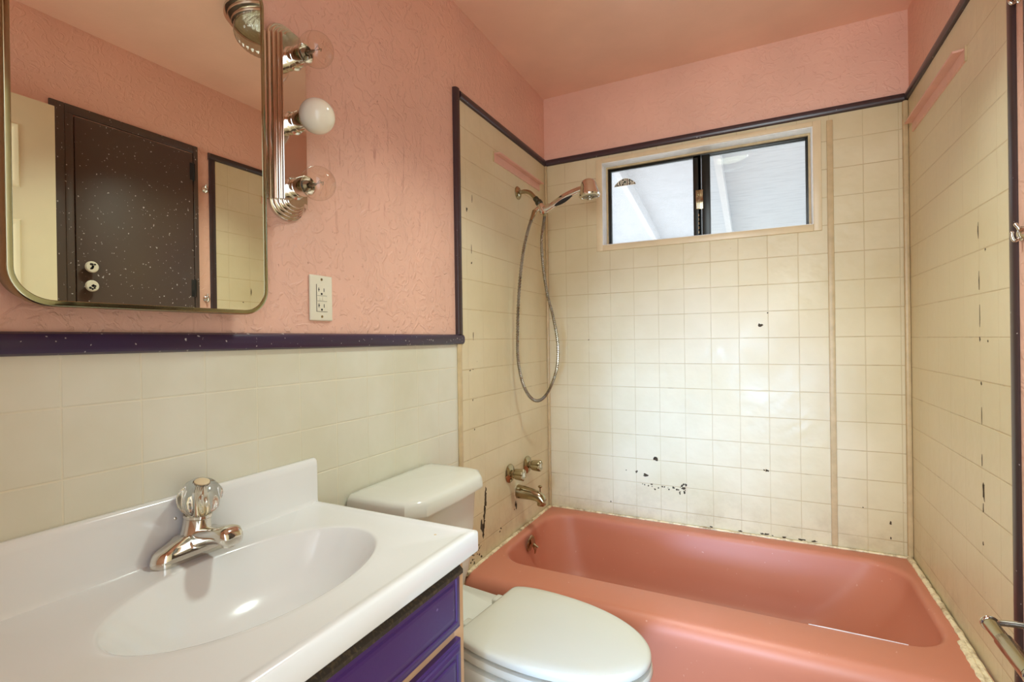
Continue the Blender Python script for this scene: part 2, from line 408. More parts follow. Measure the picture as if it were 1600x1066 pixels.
# arched decal with lettering on the left pane (its outline is an arch, letters fill its height)
def decal():
    x0, x1, zb, h = .352, .458, .762, .037
    yy = FY0+.0048
    arch = lambda t: .18+.82*math.sin(PI*min(max(t, 0), 1))**.9
    bg = new(); N = 24
    top = [(x0+(x1-x0)*i/N, zb+h*arch(i/N)) for i in range(N+1)]
    ring = [(x0, zb)]+[(x1, zb)]+list(reversed(top))
    loft(bg, [[Vector((a, yy+.0001, c)) for a, c in ring], [Vector((a, yy-.0002, c)) for a, c in ring]])
    d = obj('decal', bg, 'decalbg', sl, smooth=0, label='arched lettered decal on the left pane')
    word = 'OLKGHISTA'; cols = ['decal', 'green', 'decal', 'decal', 'green', 'red', 'decal', 'green', 'red']
    for i, ch in enumerate(word):
        cu = bpy.data.curves.new('glyph', 'FONT'); cu.body = ch; cu.size = 1; cu.resolution_u = 3; cu.offset = .035
        ob = bpy.data.objects.new('glyph', cu); COL.objects.link(ob)
        dg = bpy.context.evaluated_depsgraph_get()
        me = bpy.data.meshes.new_from_object(ob.evaluated_get(dg)); bpy.data.objects.remove(ob)
        xs = [v.co.x for v in me.vertices]; ys = [v.co.y for v in me.vertices]
        a0, a1, b0, b1 = min(xs), max(xs), min(ys), max(ys)
        bm = bmesh.new(); bm.from_mesh(me); bpy.data.meshes.remove(me)
        for v in bm.verts:
            u = (i+.06+.88*(v.co.x-a0)/max(a1-a0, .01))/len(word) if ch != 'I' else (i+.3+.4*(v.co.x-a0)/max(a1-a0, .01))/len(word)
            t = (v.co.y-b0)/max(b1-b0, .01)
            v.co = Vector((x0+(x1-x0)*u, yy-.0006, zb+.0015+(h*arch(u)-.003)*t))
        bmesh.ops.solidify(bm, geom=list(bm.faces), thickness=.0002)
        obj('letter', bm, cols[i], d, smooth=0)
decal()

# ------------------------------------------------------------------ patio cover outside the window
SL = .165; Z0 = 1.10
sof = lambda y, up: Z0+up-SL*(y-2.55)
b = new()
loft(b, [[(-3, y, sof(y, .09)), (4.5, y, sof(y, .09)), (4.5, y, sof(y, .105)), (-3, y, sof(y, .105))] for y in (2.55, 6.2)])
pat = struct('patio_roof', b, 'soffit', 'white painted plywood patio roof seen through the window', 'roof')
for i, xr in enumerate((-1.555, -.972, -.384, .199, .772, 1.345, 1.92, 2.50)):
    b = new()
    loft(b, [[(xr, y, sof(y, 0)), (xr+.038, y, sof(y, 0)), (xr+.038, y, sof(y, .0895)), (xr, y, sof(y, .0895))] for y in (2.55, 6.15)])
    obj('rafter', b, 'rafter', pat)
b = new()
struct('bounce_dimming_soil', bx(1.9, 9.5, D+.13, 14, -H-.25, -H-.1), 'soil', 'unseen dark soil added to dim bounce light from the right', 'ground')  # unseen dark ground, added so bounce light reaches the soffit from the left
struct('ground_outside', bx(-8, 1.9, D+.13, 14, -H-.25, -H-.1), 'concrete', 'pale concrete ground outside under the patio roof', 'ground')

# ------------------------------------------------------------------ closet door (seen in the mirror) and the open white door
cd = link('door_1', None, None, (W, 1.18, -H)); tag(cd, 'dark plum closet door with paint specks reflected in the mirror', 'door', kind='structure')
b = new(); box(b, W-.010, W, .902, .948, -H, .94, .003); box(b, W-.010, W, 1.434, 1.456, -H, .94, .003); box(b, W-.010, W, .948, 1.434, .905, .94, .003)
obj('casing', b, 'closet', cd)
b = new(); box(b, W-.010, W, .948, .975, -H, .905, .002)
obj('jamb', b, 'closet', cd)
leaf = obj('leaf', bx(W-.012, W, .978, 1.430, -H+.01, .899, bev=.003), 'closet', cd)
for z in (.815, .265):
    b = new(); box(b, W-.0135, W-.006, 1.416, 1.440, z-.04, z+.04, .001); tube(b, [(W-.0125, 1.432, z-.045), (W-.0125, 1.432, z+.045)], .003, 10)
    obj('hinge', b, 'dark', cd)
for z in (.312, .237):
    b = lathe(new(), (W-.012, 1.017, z), (-1, 0, 0), [(.010, 0), (.010, .012), (.017, .016), (.0225, .022), (.0225, .026), (.019, .030), (.0, .031)], 28, True, False)
    k = obj('knob', b, 'ivory', leaf, label='ornate pale round knob')
    b = new(); rn = random.Random(int(z*1000))
    for i in range(9):
        t = rn.random()*2*PI; r = .013*rn.random(); y_, z_ = 1.017+r*math.cos(t), z+r*math.sin(t)
        lathe(b, (W-.0425, y_, z_), (-1, 0, 0), [(.0035+.0015*rn.random(), 0), (.003, .002)], 7)
    obj('scrollwork', b, 'dark', k)
wd = link('door_2', None, None, (1.43, .09, -H)); tag(wd, 'ivory panelled door standing open, reflected at left of the mirror', 'door', kind='structure')
def panel_door(x0, x1, y0, y1, z0, z1):
    b = new(); box(b, x0, x1, y0, y1, z0, z1, .002); return b
obj('leaf', panel_door(1.405, 1.44, .10, .877, -H+.012, .872), 'door_white', wd)
for (ya, yb) in ((.20, .46), (.52, .78)):
    for (za, zb) in ((-.98, -.52), (-.40, .44), (.55, .77)):
        b = new()
        lv = [(0, 0), (.006, .006), (.014, .006), (.024, .001), (.03, .003), (.05, .006)]
        loft(b, [[(1.405-h, ya+o, za+o), (1.405-h, yb-o, za+o), (1.405-h, yb-o, zb-o), (1.405-h, ya+o, zb-o)] for o, h in lv], False, True)
        obj('panel', b, 'door_white', wd)

# ================================================================== BATHTUB
tub = thing('bathtub', (.76, 1.98, -H), 'salmon pink enamelled bathtub along the back wall under the window', 'bathtub')
RZ = -.866; TX0, TX1, TY0, TY1 = .008, W-.008, 1.556, D-.008
r = []
def q(x0, x1, y0, y1, rr, z): r.append(at_z(rrect(x0, x1, y0, y1, rr, 10, 10), z))
q(TX0, TX1, TY0+.02, TY1, .008, -H); q(TX0, TX1, TY0+.012, TY1, .010, -.98); q(TX0, TX1, TY0, TY1, .012, RZ-.075); q(TX0, TX1, TY0, TY1, .014, RZ-.045)
for k in range(1, 8):
    a = PI/2*k/7; o = .04*(1-math.cos(a)); q(TX0+o*.12, TX1-o*.12, TY0+o, TY1-o*.1, .016+o*.5, RZ-.045+.045*math.sin(a))
q(.030, W-.03, TY0+.09, TY1-.035, .06, RZ+.002); q(.042, W-.042, TY0+.165, TY1-.062, .12, RZ)
for k in range(1, 7):
    a = PI/2*k/6; o = .022*math.sin(a); q(.042+o*.7, W-.042-o*.9, TY0+.165+o*.6, TY1-.062-o, .13, RZ-.026*(1-math.cos(a)))
q(.064, W-.085, TY0+.185, TY1-.10, .15, RZ-.09); q(.082, W-.16, TY0+.20, TY1-.125, .16, RZ-.18); q(.105, W-.22, TY0+.215, TY1-.14, .16, RZ-.235)
q(.145, W-.27, TY0+.24, TY1-.165, .15, RZ-.268); q(.21, W-.34, TY0+.28, TY1-.2, .12, RZ-.280); q(.5, W-.7, TY0+.38, TY1-.36, .03, RZ-.283)
obj('basin', loft(new(), r, False, True), 'tub', tub, smooth=60)
# overflow plate with lever
oc = Vector((.069, 2.02, -.912))
b = new()
lathe(b, oc, (1, 0, -.12), [(.001, .006), (.022, .006), (.034, .003), (.036, 0)], 32, False, True)
ov = obj('overflow_plate', b, 'chrome_old', tub, label='tarnished overflow plate')
b = new()
loft(b, [[oc+Vector((x, y*s, z)) for y in (-1, 1)]+[oc+Vector((x+.004, y*s, z)) for y in (1, -1)] for x, z, s in ((.006, .026, .019), (.012, .004, .016), (.022, -.026, .008), (.020, -.042, .003))])
tube(b, [oc+Vector((.004, 0, .004)), oc+Vector((.035, .004, -.014))], [.006, .004], 10)
obj('trip_lever', b, 'chrome_old', ov)
b = lathe(new(), (.24, 1.98, RZ-.2805), (0, 0, 1), [(.035, 0), (.034, .002), (.026, .002), (.02, -.0005)], 28)
obj('drain', b, 'chrome_old', tub)
# caulk beads
def bead(pts, r0, seed):
    rn = random.Random(seed); P = []
    for a, c in zip(pts, pts[1:]):
        a, c = Vector(a), Vector(c); k = max(2, int((c-a).length/.012))
        P += [a.lerp(c, i/k) for i in range(k)]
    P.append(Vector(pts[-1]))
    P = [p+Vector((rn.uniform(-1, 1), rn.uniform(-1, 1), rn.uniform(-1, 1)))*.0007 for p in P]
    return tube(new(), P, [r0*(.85+.3*rn.random()) for _ in P], 10)
obj('caulk_bead', bead([(.0155, 1.57, -.868), (.0155, D-.018, -.866), ], .0085, 1), 'caulk', tub, label='stained cream caulk at the left wall')
obj('caulk_bead', bead([(.018, D-.0145, -.866), (W-.02, D-.0145, -.866)], .0068, 2), 'caulk', tub, label='stained cream caulk at the back wall')
obj('caulk_bead', bead([(W-.018, D-.018, -.864), (W-.019, 1.85, -.867), (W-.022, 1.68, -.868), (W-.024, 1.575, -.872)], .0095, 3), 'caulk', tub, label='thick dirty caulk at the right wall')
obj('caulk_bead', bead([(W-.028, 1.80, -.869), (W-.034, 1.70, -.870), (W-.038, 1.60, -.874)], .012, 4), 'caulk', tub, label='smeared dirty caulk at the front right corner')
# worn paint at the front rim line
b = new()
loft(b, [[(x, TY0+.1695, RZ-.001), (x, TY0+.1695+w_, RZ-.0012), (x, TY0+.1695+w_, RZ+.0009), (x, TY0+.1695, RZ+.0011)] for x, w_ in ((1.12, .0008), (1.15, .0022), (1.20, .0026), (1.245, .0018), (1.27, .0024), (1.31, .0014), (1.36, .0006))])
obj('worn_edge', b, 'white_wood', tub, label='white worn line along the rim', kind='stuff')

# ------------------------------------------------------------------ tub valves and spout
def valve(y, z, label, rot):
    t = thing('faucet_handle', (.006, y, z), label, 'faucet handle', 'tub valve handles')
    b = lathe(new(), (.006, y, z), (1, 0, 0), [(.040, 0), (.041, .004), (.036, .010), (.022, .016), (.016, .018), (.014, .026)], 36)
    obj('escutcheon', b, 'chrome_old', t)
    fl = lambda a, h: -.26*(.5+.5*math.cos(6*a+rot))**2
    b = lathe(new(), (.006, y, z), (1, 0, 0), [(.017, .024), (.022, .028), (.0235, .034), (.0265, .066), (.0265, .069), (.024, .072), (.012, .072), (.011, .070)], 72, flute=fl)
    obj('handle', b, 'chrome_old', t, smooth=50)
    b = lathe(new(), (.006, y, z), (1, 0, 0), [(.0105, .069), (.0105, .0715), (.002, .0722)], 24)
    obj('cap', b, 'chrome', t)
valve(1.945, -.587, 'tarnished tub handle nearer the toilet, left of the pair', 0)
valve(2.128, -.590, 'tarnished tub handle nearer the window wall, right of the pair', 1.2)
sp = thing('tub_spout', (.006, 2.025, -.688), 'tarnished tub spout with lift knob below the two handles', 'spout')
b = new(); rings = []
for s, x, dz, ry, rz in ((0, .004, 0, .030, .030), (.1, .012, 0, .031, .031), (.3, .04, -.001, .029, .029), (.5, .075, -.004, .026, .026), (.75, .105, -.010, .023, .022), (.9, .125, -.020, .021, .020), (1, .137, -.034, .018, .015)):
    rings.append([Vector((x+(rz*.45*math.sin(2*PI*k/24) if s > .7 else 0), 2.025+ry*math.cos(2*PI*k/24), -.688+dz+rz*math.sin(2*PI*k/24))) for k in range(24)])
loft(b, rings)
box(b, .108, .140, 2.008, 2.042, -.738, -.705, .006, 3)
obj('body', b, 'chrome_old', sp, smooth=50)
b = tube(new(), [(.118, 2.025, -.69), (.118, 2.025, -.655)], .0028, 10); lathe(b, (.118, 2.025, -.660), (0, 0, 1), [(.004, 0), (.009, .004), (.010, .008), (.006, .011), (.001, .012)], 20)
obj('diverter_knob', b, 'chrome_old', sp)
b = lathe(new(), (.0062, 2.025, -.69), (1, 0, 0), [(.036, 0), (.034, .003)], 30)
obj('wall_ring', b, 'caulk', sp, label='crumbling sealant ring')

# ------------------------------------------------------------------ hand shower
sh = thing('hand_shower', (.006, 2.07, .678), 'chrome hand shower on bent wall arm with ribbed steel hose', 'shower')
b = lathe(new(), (.006, 2.07, .678), (1, 0, 0), [(.030, 0), (.030, .003), (.024, .009), (.013, .013)], 32)
obj('flange', b, 'chrome_old', sh)
obj('shower_arm', tube(new(), spline([(.01, 2.07, .678), (.04, 2.07, .680), (.066, 2.07, .672), (.086, 2.07, .652), (.102, 2.07, .632)], 8), .0095, 18), 'chrome_old', sh)
ax = Vector((.6, 0, -.8)).normalized(); p0 = Vector((.094, 2.07, .643))
b = new(); lathe(b, p0, ax, [(.012, 0), (.013, .003), (.013, .018), (.012, .020)], 20); lathe(b, p0+ax*.022, ax, [(.015, 0), (.0165, .003), (.0165, .016), (.014, .020), (.010, .022)], 20)
obj('swivel_nut', b, 'rubber', sh, label='dark swivel nut')
b = new(); pj = p0+ax*.038
lathe(b, pj, (.35, 0, -.94), [(.012, 0), (.0165, .008), (.017, .03), (.0155, .046), (.008, .052)], 24)
tube(b, [pj+Vector((.01, 0, -.03)), pj+Vector((.05, .004, -.018))], [.015, .0165], 20)
tube(b, [pj+Vector((0, 0, -.016)), pj+Vector((-.018, -.02, -.036))], [.011, .010], 16)
obj('bracket', b, 'chrome', sh)
b = new(); hb = pj+Vector((.028, .002, -.032))
hp = spline([hb, (.185, 2.073, .603), (.24, 2.075, .632), (.295, 2.077, .650), (.322, 2.078, .655)], 10)
tube(b, hp, [.0125+.003*math.sin(PI*min(1, i/(len(hp)-1)*1.1)) for i in range(len(hp))], 20)
hd = obj('handset', b, 'chrome', sh)
b = new()
gp = spline([(.178, 2.073, .5965), (.225, 2.075, .6135), (.27, 2.0765, .6335)], 8)
tube(b, [p+Vector((0, -.006, -.0035)) for p in gp], [.0035+.0068*math.sin(PI*i/(len(gp)-1)) for i in range(len(gp))], 12)
obj('grip_pad', b, 'dark', hd, label='black grip inset')
b = lathe(new(), (.340, 2.08, .692), (.10, -.05, -1), [(.002, 0), (.014, .001), (.026, .007), (.0335, .02), (.036, .04), (.043, .062), (.0455, .072), (.043, .078), (.034, .080), (.032, .077)], 40)
obj('spray_head', b, 'chrome', hd)
b = lathe(new(), (.3478, 2.076, .6155), (.10, -.05, -1), [(.031, -.002), (.030, .002), (.020, .004), (.019, .001), (.012, .001), (.011, .005), (.002, .006)], 32)
obj('spray_face', b, 'steel', hd)
# hose loop
hose = spline([pj+Vector((-.018, -.02, -.036)), (.095, 1.985, .48), (.074, 1.97, .367), (.054, 1.968, .2), (.045, 1.968, .03), (.045, 1.97, -.09), (.06, 1.985, -.195), (.084, 2.02, -.262), (.112, 2.06, -.272), (.140, 2.10, -.225), (.166, 2.125, -.13), (.170, 2.13, -.02), (.150, 2.13, .10), (.124, 2.125, .21), (.108, 2.12, .33), (.110, 2.10, .45), (.128, 2.085, .53), hb+Vector((-.004, 0, -.012))], 26)
rr = [.0057+.0020*(i % 2) for i in range(len(hose))]
obj('hose', tube(new(), hose, rr, 10), 'steel', sh, smooth=20)
b = tube(new(), [hose[0], hose[8], hose[14]], [.011, .0095, .008], 16); tube(b, [hose[-1], hose[-9]], [.009, .0075], 16)
obj('hose_nut', b, 'chrome_old', sh)

# ------------------------------------------------------------------ pink angle ledges
def ledge(side, label):
    s = (lambda x: x) if side == 'left' else (lambda x: W-x)
    t = thing('wall_ledge', (s(.006), 2.06, .78), label, 'ledge')
    ya, yb = (1.838, 2.318) if side == 'left' else (1.79, 2.32)
    b = new(); loft(b, [[(s(.006), y, .752), (s(.011), y, .752), (s(.011), y, .785), (s(.006), y, .785)] for y in (ya, yb)])
    obj('upright_flange', b, 'ledge', t)
    b = new(); loft(b, [[(s(.006), y, .785), (s(.034), y, .785-.002), (s(.034), y, .789), (s(.006), y, .791)] for y in (ya+.01, yb)])
    obj('shelf_flange', b, 'ledge', t)
    b = new(); loft(b, [[(s(.006), ya-.004, .75), (s(.011), ya-.004, .75), (s(.011), ya-.004, .793), (s(.006), ya-.004, .793)], [(s(.006), ya, .75), (s(.011), ya, .75), (s(.011), ya, .793), (s(.006), ya, .793)]])
    obj('end_lip', b, 'batten', t, label='chipped end')
ledge('left', 'pink painted angle ledge on the left wall above the shower arm')
ledge('right', 'pink painted angle ledge on the right wall near the ceiling')

# ================================================================== TOILET
to = thing('toilet', (.3, 1.19, -H), 'white toilet with closed ivory lid between vanity and tub', 'toilet')
R6 = Matrix.Translation((.31, 1.203, 0)) @ Matrix.Rotation(math.radians(-6), 4, 'Z') @ Matrix.Translation((-.31, -1.203, 0))
def egg(xb, xt, hw, cy=1.203, back=.125, n=56, xm=.46):
    """outline of a seat: straight back edge at xb, widest at xm, round tip at xt"""
    out = []
    for i in range(n+1):                 # right side tip .. from +y back corner round the front to -y back corner
        t = i/n; a = PI/2*(1-2*t)
        s = math.sin(a); c = max(0, math.cos(a))
        out.append((xm+(xt-xm)*c**.92, cy+hw*math.copysign(abs(s)**.96, s)))
    m = 8
    for sgn in (-1, 1):
        seg = []
        for k in range(1, m+1):
            u = k/m; a = PI/2*u
            seg.append((xm-(xm-xb)*math.sin(a)**1.0, cy+sgn*(back+(hw-back)*math.cos(a)**.8)))
        if sgn == -1: out += seg
        else: out += list(reversed(seg))
    return out
def scale2(pts, s, cx=.53, cy=1.203): return [(cx+(a-cx)*s, cy+(b-cy)*s) for a, b in pts]
def eggloft(levels):
    bm = loft(new(), [at_z(p, z) for p, z in levels]); bmesh.ops.transform(bm, matrix=R6, verts=list(bm.verts)); return bm
# bowl
lv = []
for z, xb, xt, hw, bk in ((-H, .22, .60, .105, .10), (-1.13, .22, .59, .10, .09), (-1.05, .22, .585, .097, .085), (-.98, .22, .60, .105, .085), (-.92, .22, .645, .125, .09), (-.87, .22, .70, .15, .10), (-.83, .22, .74, .166, .115), (-.808, .22, .752, .172, .12), (-.801, .222, .750, .171, .119), (-.797, .24, .735, .155, .105)):
    lv.append((egg(xb, xt, hw, back=bk, xm=.46), z))
bowl = obj('bowl', eggloft(lv), 'china', to, smooth=60)
b = new()
rings = [at_z(rrect(.03, .33, 1.203-w, 1.203+w, .02, 6, 4), z) for w, z in ((.10, -.93), (.115, -.85), (.125, -.80), (.125, -.783), (.119, -.777))]
loft(b, rings); bmesh.ops.transform(b, matrix=R6, verts=list(b.verts))
deck = obj('deck', b, 'china', to, smooth=50)
E0 = egg(.31, .766, .168)
seat = obj('seat', eggloft([(scale2(E0, .955), -.7925), (scale2(E0, 1.0), -.790), (scale2(E0, 1.016), -.785), (scale2(E0, 1.014), -.776), (scale2(E0, 1.004), -.7705), (scale2(E0, .95), -.768)]), 'seat', to, smooth=50)
lid = obj('lid', eggloft([(scale2(E0, .945), -.7625), (scale2(E0, .99), -.7615), (scale2(E0, 1.004), -.757), (scale2(E0, 1.0), -.749), (scale2(E0, .985), -.744), (scale2(E0, .95), -.741), (scale2(E0, .85), -.7385), (scale2(E0, .6), -.736), (scale2(E0, .3), -.735)]), 'seat', to, smooth=50)
for y in (1.13, 1.276):
    b = bx(.285, .325, y-.018, y+.018, -.778, -.752, bev=.006, seg=3)
    bmesh.ops.transform(b, matrix=R6, verts=list(b.verts)); obj('hinge', b, 'seat', to)
b = new()
for i in range(3):
    for k in range(3-(i > 1)):
        x0_ = .222+.005*i; y0_ = 1.085+.018*k-.006*i
        box(b, x0_, x0_+.0018, y0_, y0_+.013, -.7775, -.7765)
obj('stamped_mark', b, 'decal', deck, label='faint dark stamped lettering')
# tank
TCY = 1.168
def tankring(x0, x1, hw, bow, z, r=.03, n=10):
    pts = rrect(x0, x1, TCY-hw, TCY+hw, r, n, 10)
    return [Vector((a+(bow*(1-((b-TCY)/hw)**2) if a > (x0+x1)/2 else 0), b, z)) for a, b in pts]
b = loft(new(), [tankring(.025, .165, .150, .012, -.772), tankring(.018, .185, .160, .015, -.70), tankring(.014, .197, .166, .016, -.60), tankring(.012, .206, .170, .017, -.449)])
tank = obj('tank', b, 'china', to, smooth=50)
# lid with clipped front corners and a chamfered top
def lidring(o, z, front=0):
    hw = .197-o; xf = .240-o
    pts = [(.012+o*.3, TCY+hw-.012), (.012+o*.3, TCY-hw+.012), (.022+o*.3, TCY-hw), (.16, TCY-hw), (.205-o*.5, TCY-hw+.010), (xf, TCY-hw+.055)]
    for k in range(1, 10):
        y = TCY-hw+.055+(2*hw-.110)*k/10; pts.append((xf+.006*math.sin(PI*k/10), y))
    pts += [(xf, TCY+hw-.055), (.205-o*.5, TCY+hw-.010), (.16, TCY+hw), (.022+o*.3, TCY+hw)]
    return at_z(pts, z)
b = loft(new(), [lidring(.010, -.449), lidring(.001, -.447), lidring(0, -.443), lidring(.002, -.418), lidring(.005, -.411), lidring(.010, -.4065), lidring(.018, -.404), lidring(.04, -.4015), lidring(.09, -.400)])
bmesh.ops.recalc_face_normals(b, faces=list(b.faces))
obj('tank_lid', b, 'china', to, smooth=30)
b = lathe(new(), (.2065, 1.03, -.53), (1, 0, 0), [(.012, 0), (.012, .008), (.006, .012)], 18); tube(b, [(.216, 1.03, -.53), (.222, 1.06, -.537), (.222, 1.095, -.545)], [.005, .006, .008], 12)
obj('flush_lever', b, 'chrome', to)

# ================================================================== VANITY
va = thing('vanity_cabinet', (.22, .55, -H), 'vanity cabinet with bright purple drawer and door fronts', 'cabinet')
b = new(); box(b, .008, .438, .16, .176, -H+.09, -.432); box(b, .008, .438, .848, .866, -H+.09, -.432); box(b, .008, .438, .176, .840, -H+.09, -H+.106); box(b, .008, .014, .176, .840, -H+.106, -.432); box(b, .37, .385, .17, .85, -H, -H+.09); box(b, .008, .37, .835, .85, -H, -H+.09); box(b, .008, .37, .17, .185, -H, -H+.09)
obj('carcass', b, 'wood', va)
b = new(); XF = .446
box(b, .438, XF, .16, .182, -H+.09, -.432, .001); box(b, .438, XF, .834, .868, -H+.09, -.432, .001); box(b, .438, XF, .182, .834, -.452, -.432); box(b, .438, XF, .182, .834, -.604, -.562); box(b, .438, XF, .182, .834, -H+.09, -H+.13)
obj('face_frame', b, 'wood', va, label='bare wood face frame')
def front(name, y0, y1, z0, z1):
    b = new(); lv = [(0, 0), (0, .011), (.003, .013), (.008, .013), (.010, .0165), (.016, .018), (.020, .018), (.022, .0155), (.027, .0155), (.030, .0185), (.036, .019)]
    loft(b, [[(XF+h, y0+o, z0+o), (XF+h, y1-o, z0+o), (XF+h, y1-o, z1-o), (XF+h, y0+o, z1-o)] for o, h in lv], True, True)
    return obj(name, b, 'purple', va, smooth=0)
dr = front('drawer', .190, .838, -.571, -.446)
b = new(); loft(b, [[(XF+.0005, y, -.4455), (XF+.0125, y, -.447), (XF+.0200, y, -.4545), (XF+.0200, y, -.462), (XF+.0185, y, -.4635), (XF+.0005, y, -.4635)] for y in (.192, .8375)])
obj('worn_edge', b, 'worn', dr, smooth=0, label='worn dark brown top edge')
d1 = front('door', .518, .839, -H+.12, -.594); d0 = front('door', .190, .511, -H+.12, -.594)
for d_, y in ((d1, .545), (d0, .484)):
    obj('knob', lathe(new(), (XF+.019, y, -.70), (1, 0, 0), [(.006, 0), (.006, .01), (.014, .016), (.014, .02), (.008, .024), (.001, .025)], 20), 'chrome', d_)
vt = thing('bathroom_sink', (.24, .55, -.43), 'white cultured marble sink top with oval basin on purple vanity', 'sink')
CX, CY, AX, AY = .243, .560, .143, .225
X0, X1, Y0, Y1 = .007, .480, .15, .874
angs = sorted(set([2*PI*i/112 for i in range(112)]+[math.atan2(y-CY, x-CX) % (2*PI) for x in (X0, X1) for y in (Y0, Y1)]))
def rect_pt(a):
    c, s = math.cos(a), math.sin(a); t = 1e9
    if c > 1e-9: t = min(t, (X1-CX)/c)
    if c < -1e-9: t = min(t, (X0-CX)/c)
    if s > 1e-9: t = min(t, (Y1-CY)/s)
    if s < -1e-9: t = min(t, (Y0-CY)/s)
    return ((CX+c*t-X0)/(X1-X0), (CY+s*t-Y0)/(Y1-Y0))
RP = [rect_pt(a) for a in angs]
def rc(o, z, ob=0): return [Vector((X0+ob+u*(X1-o-X0-ob), Y0+o+v*(Y1-o-Y0-o), z)) for u, v in RP]
def el(s, z, dx=0, dy=0):
    out = []
    for a in angs:
        c, q_ = math.cos(a), math.sin(a); t = 1/math.hypot(c/AX, q_/AY)
        out.append(Vector((CX+dx+c*t*s, CY+dy+q_*t*s, z)))
    return out
rings = [rc(.014, -.431), rc(.002, -.431), rc(0, -.428), rc(0, -.392), rc(.002, -.388), rc(.006, -.3862), rc(.012, -.3865), rc(.018, -.3885), rc(.026, -.3905), el(1.10, -.391), el(1.03, -.3912), el(1.012, -.3918), el(1.0, -.3938), el(.985, -.398), el(.95, -.407), el(.88, -.425), el(.80, -.446), el(.70, -.466), el(.56, -.486), el(.4, -.498), el(.22, -.504), el(.07, -.506)]
ct = obj('countertop', loft(new(), rings, False, True), 'marble', vt, smooth=40)
b = new()
prof = [(.007, -.392), (.030, -.3925), (.0275, -.388), (.0265, -.380), (.026, -.30), (.0245, -.288), (.020, -.284), (.012, -.283), (.007, -.285)]
loft(b, [[(x, y, z) for x, z in prof] for y in (Y0, Y1-.001)])
obj('backsplash', b, 'marble', vt, smooth=50)
obj('drain', lathe(new(), (CX, CY, -.5065), (0, 0, 1), [(.022, 0), (.021, .003), (.014, .002), (.013, .006), (.002, .008)], 28), 'chrome', vt)
obj('screw_hole', lathe(new(), (.41, .824, -.3915), (0, 0, 1), [(.003, 0), (.0028, .0012)], 12), 'batten', vt, label='tiny stained spot near the front corner')

# ------------------------------------------------------------------ faucet
fa = thing('sink_faucet', (.062, .56, -.391), 'chrome centre-set faucet with clear acrylic knob on the sink top', 'faucet')
FX, FY, FZ = .053, .565, -.391
def capsule(hl, r, n=12):
    return [(r*math.cos(PI/2+PI*k/n-PI/2), hl+r*math.sin(PI*k/n) if False else hl+r*math.sin(PI*k/n)) for k in range(n+1)]+[(-r*math.cos(PI*k/n), -hl-r*math.sin(PI*k/n)) for k in range(n+1)]
b = new()
lvl = [(.056, .0220, .0003), (.056, .0225, .006), (.055, .0215, .016), (.053, .0195, .023), (.047, .0165, .028), (.034, .016, .034), (.020, .017, .042)]
loft(b, [[Vector((FX+a, FY+c, FZ+z)) for a, c in capsule(hl, r)] for hl, r, z in lvl])
base = obj('base', b, 'chrome', fa, smooth=60)
b = new(); rings = []
for s, x, z, hy, hz in ((0, -.012, .020, .018, .018), (.2, .012, .030, .020, .018), (.4, .04, .040, .022, .016), (.6, .07, .047, .0215, .015), (.8, .086, .050, .0215, .0155), (.92, .100, .0495, .021, .016), (.98, .108, .046, .018, .013), (1, .111, .043, .012, .008)):
    rings.append([Vector((FX+x, FY+math.copysign(abs(math.cos(t))**.7, math.cos(t))*hy, FZ+z+math.copysign(abs(math.sin(t))**.7, math.sin(t))*hz)) for t in [2*PI*k/28 for k in range(28)]])
loft(b, rings)
lathe(b, (FX+.094, FY, FZ+.042), (0, 0, -1), [(.011, 0), (.011, .012), (.009, .013)], 24)
obj('spout', b, 'chrome', fa, smooth=60)
b = lathe(new(), (FX-.004, FY, FZ+.022), (.10, .05, 1), [(.033, 0), (.029, .010), (.0245, .024), (.0225, .046), (.0240, .048), (.0240, .053), (.018, .055)], 36)
obj('collar', b, 'chrome', fa)
kp = Vector((FX-.004, FY, FZ+.022))+Vector((.10, .05, 1)).normalized()*.0535; ka = Vector((.30, -.05, 1)).normalized()
fl = lambda a, h: .085*(math.cos(8*a+h*50)-.3)*(1 if .009 < h < .052 else .15)
b = lathe(new(), kp, ka, [(.017, 0), (.022, .003), (.028, .011), (.0335, .021), (.0355, .030), (.0355, .038), (.033, .047), (.028, .056), (.021, .062), (.0145, .064), (.0140, .060)], 96, flute=fl)
kn = obj('knob', b, 'acrylic', fa, smooth=25, label='clear faceted acrylic knob')
obj('core', lathe(new(), kp, ka, [(.011, .0008), (.0115, .012), (.009, .02), (.008, .056)], 20), 'chrome', kn)
obj('button', lathe(new(), kp+ka*.0622, ka, [(.0128, 0), (.0128, .003), (.011, .0042), (.001, .0046)], 28), 'casing', kn, label='worn peach index button')
b = tube(new(), [(FX-.030, FY-.022, FZ+.010), (FX-.030, FY-.022, FZ+.066)], .0024, 10); ball(b, (FX-.030, FY-.022, FZ+.068), .0045, 14)
obj('lift_rod', b, 'chrome', fa)

# ================================================================== MEDICINE CABINET MIRROR
mi = thing('wall_mirror', (.03, .51, .06), 'rounded rectangular metal-framed mirror cabinet over the vanity', 'mirror')
MY0, MY1, MZ0, MZ1 = .3025, .7165, .059, .765
def rr_yz(o, x, r=.055): return [Vector((x, a, c)) for a, c in rrect(MY0+o, MY1-o, MZ0+o, MZ1-o, max(r-o, .01), 14, 8)]
b = loft(new(), [rr_yz(.012, .0), rr_yz(.012, .046)], True, True)
obj('box', b, 'brass', mi)
b = loft(new(), [rr_yz(.004, .046), rr_yz(0, .048), rr_yz(0, .0605), rr_yz(.0012, .0645), rr_yz(.003, .0655), rr_yz(.0085, .0655), rr_yz(.0095, .0645), rr_yz(.0096, .060)], False, False)
obj('frame', b, 'brass', mi, smooth=30)
b = loft(new(), [rr_yz(.0092, .0600), rr_yz(.0092, .0640)], True, True)
obj('glass', b, 'mirror', mi)

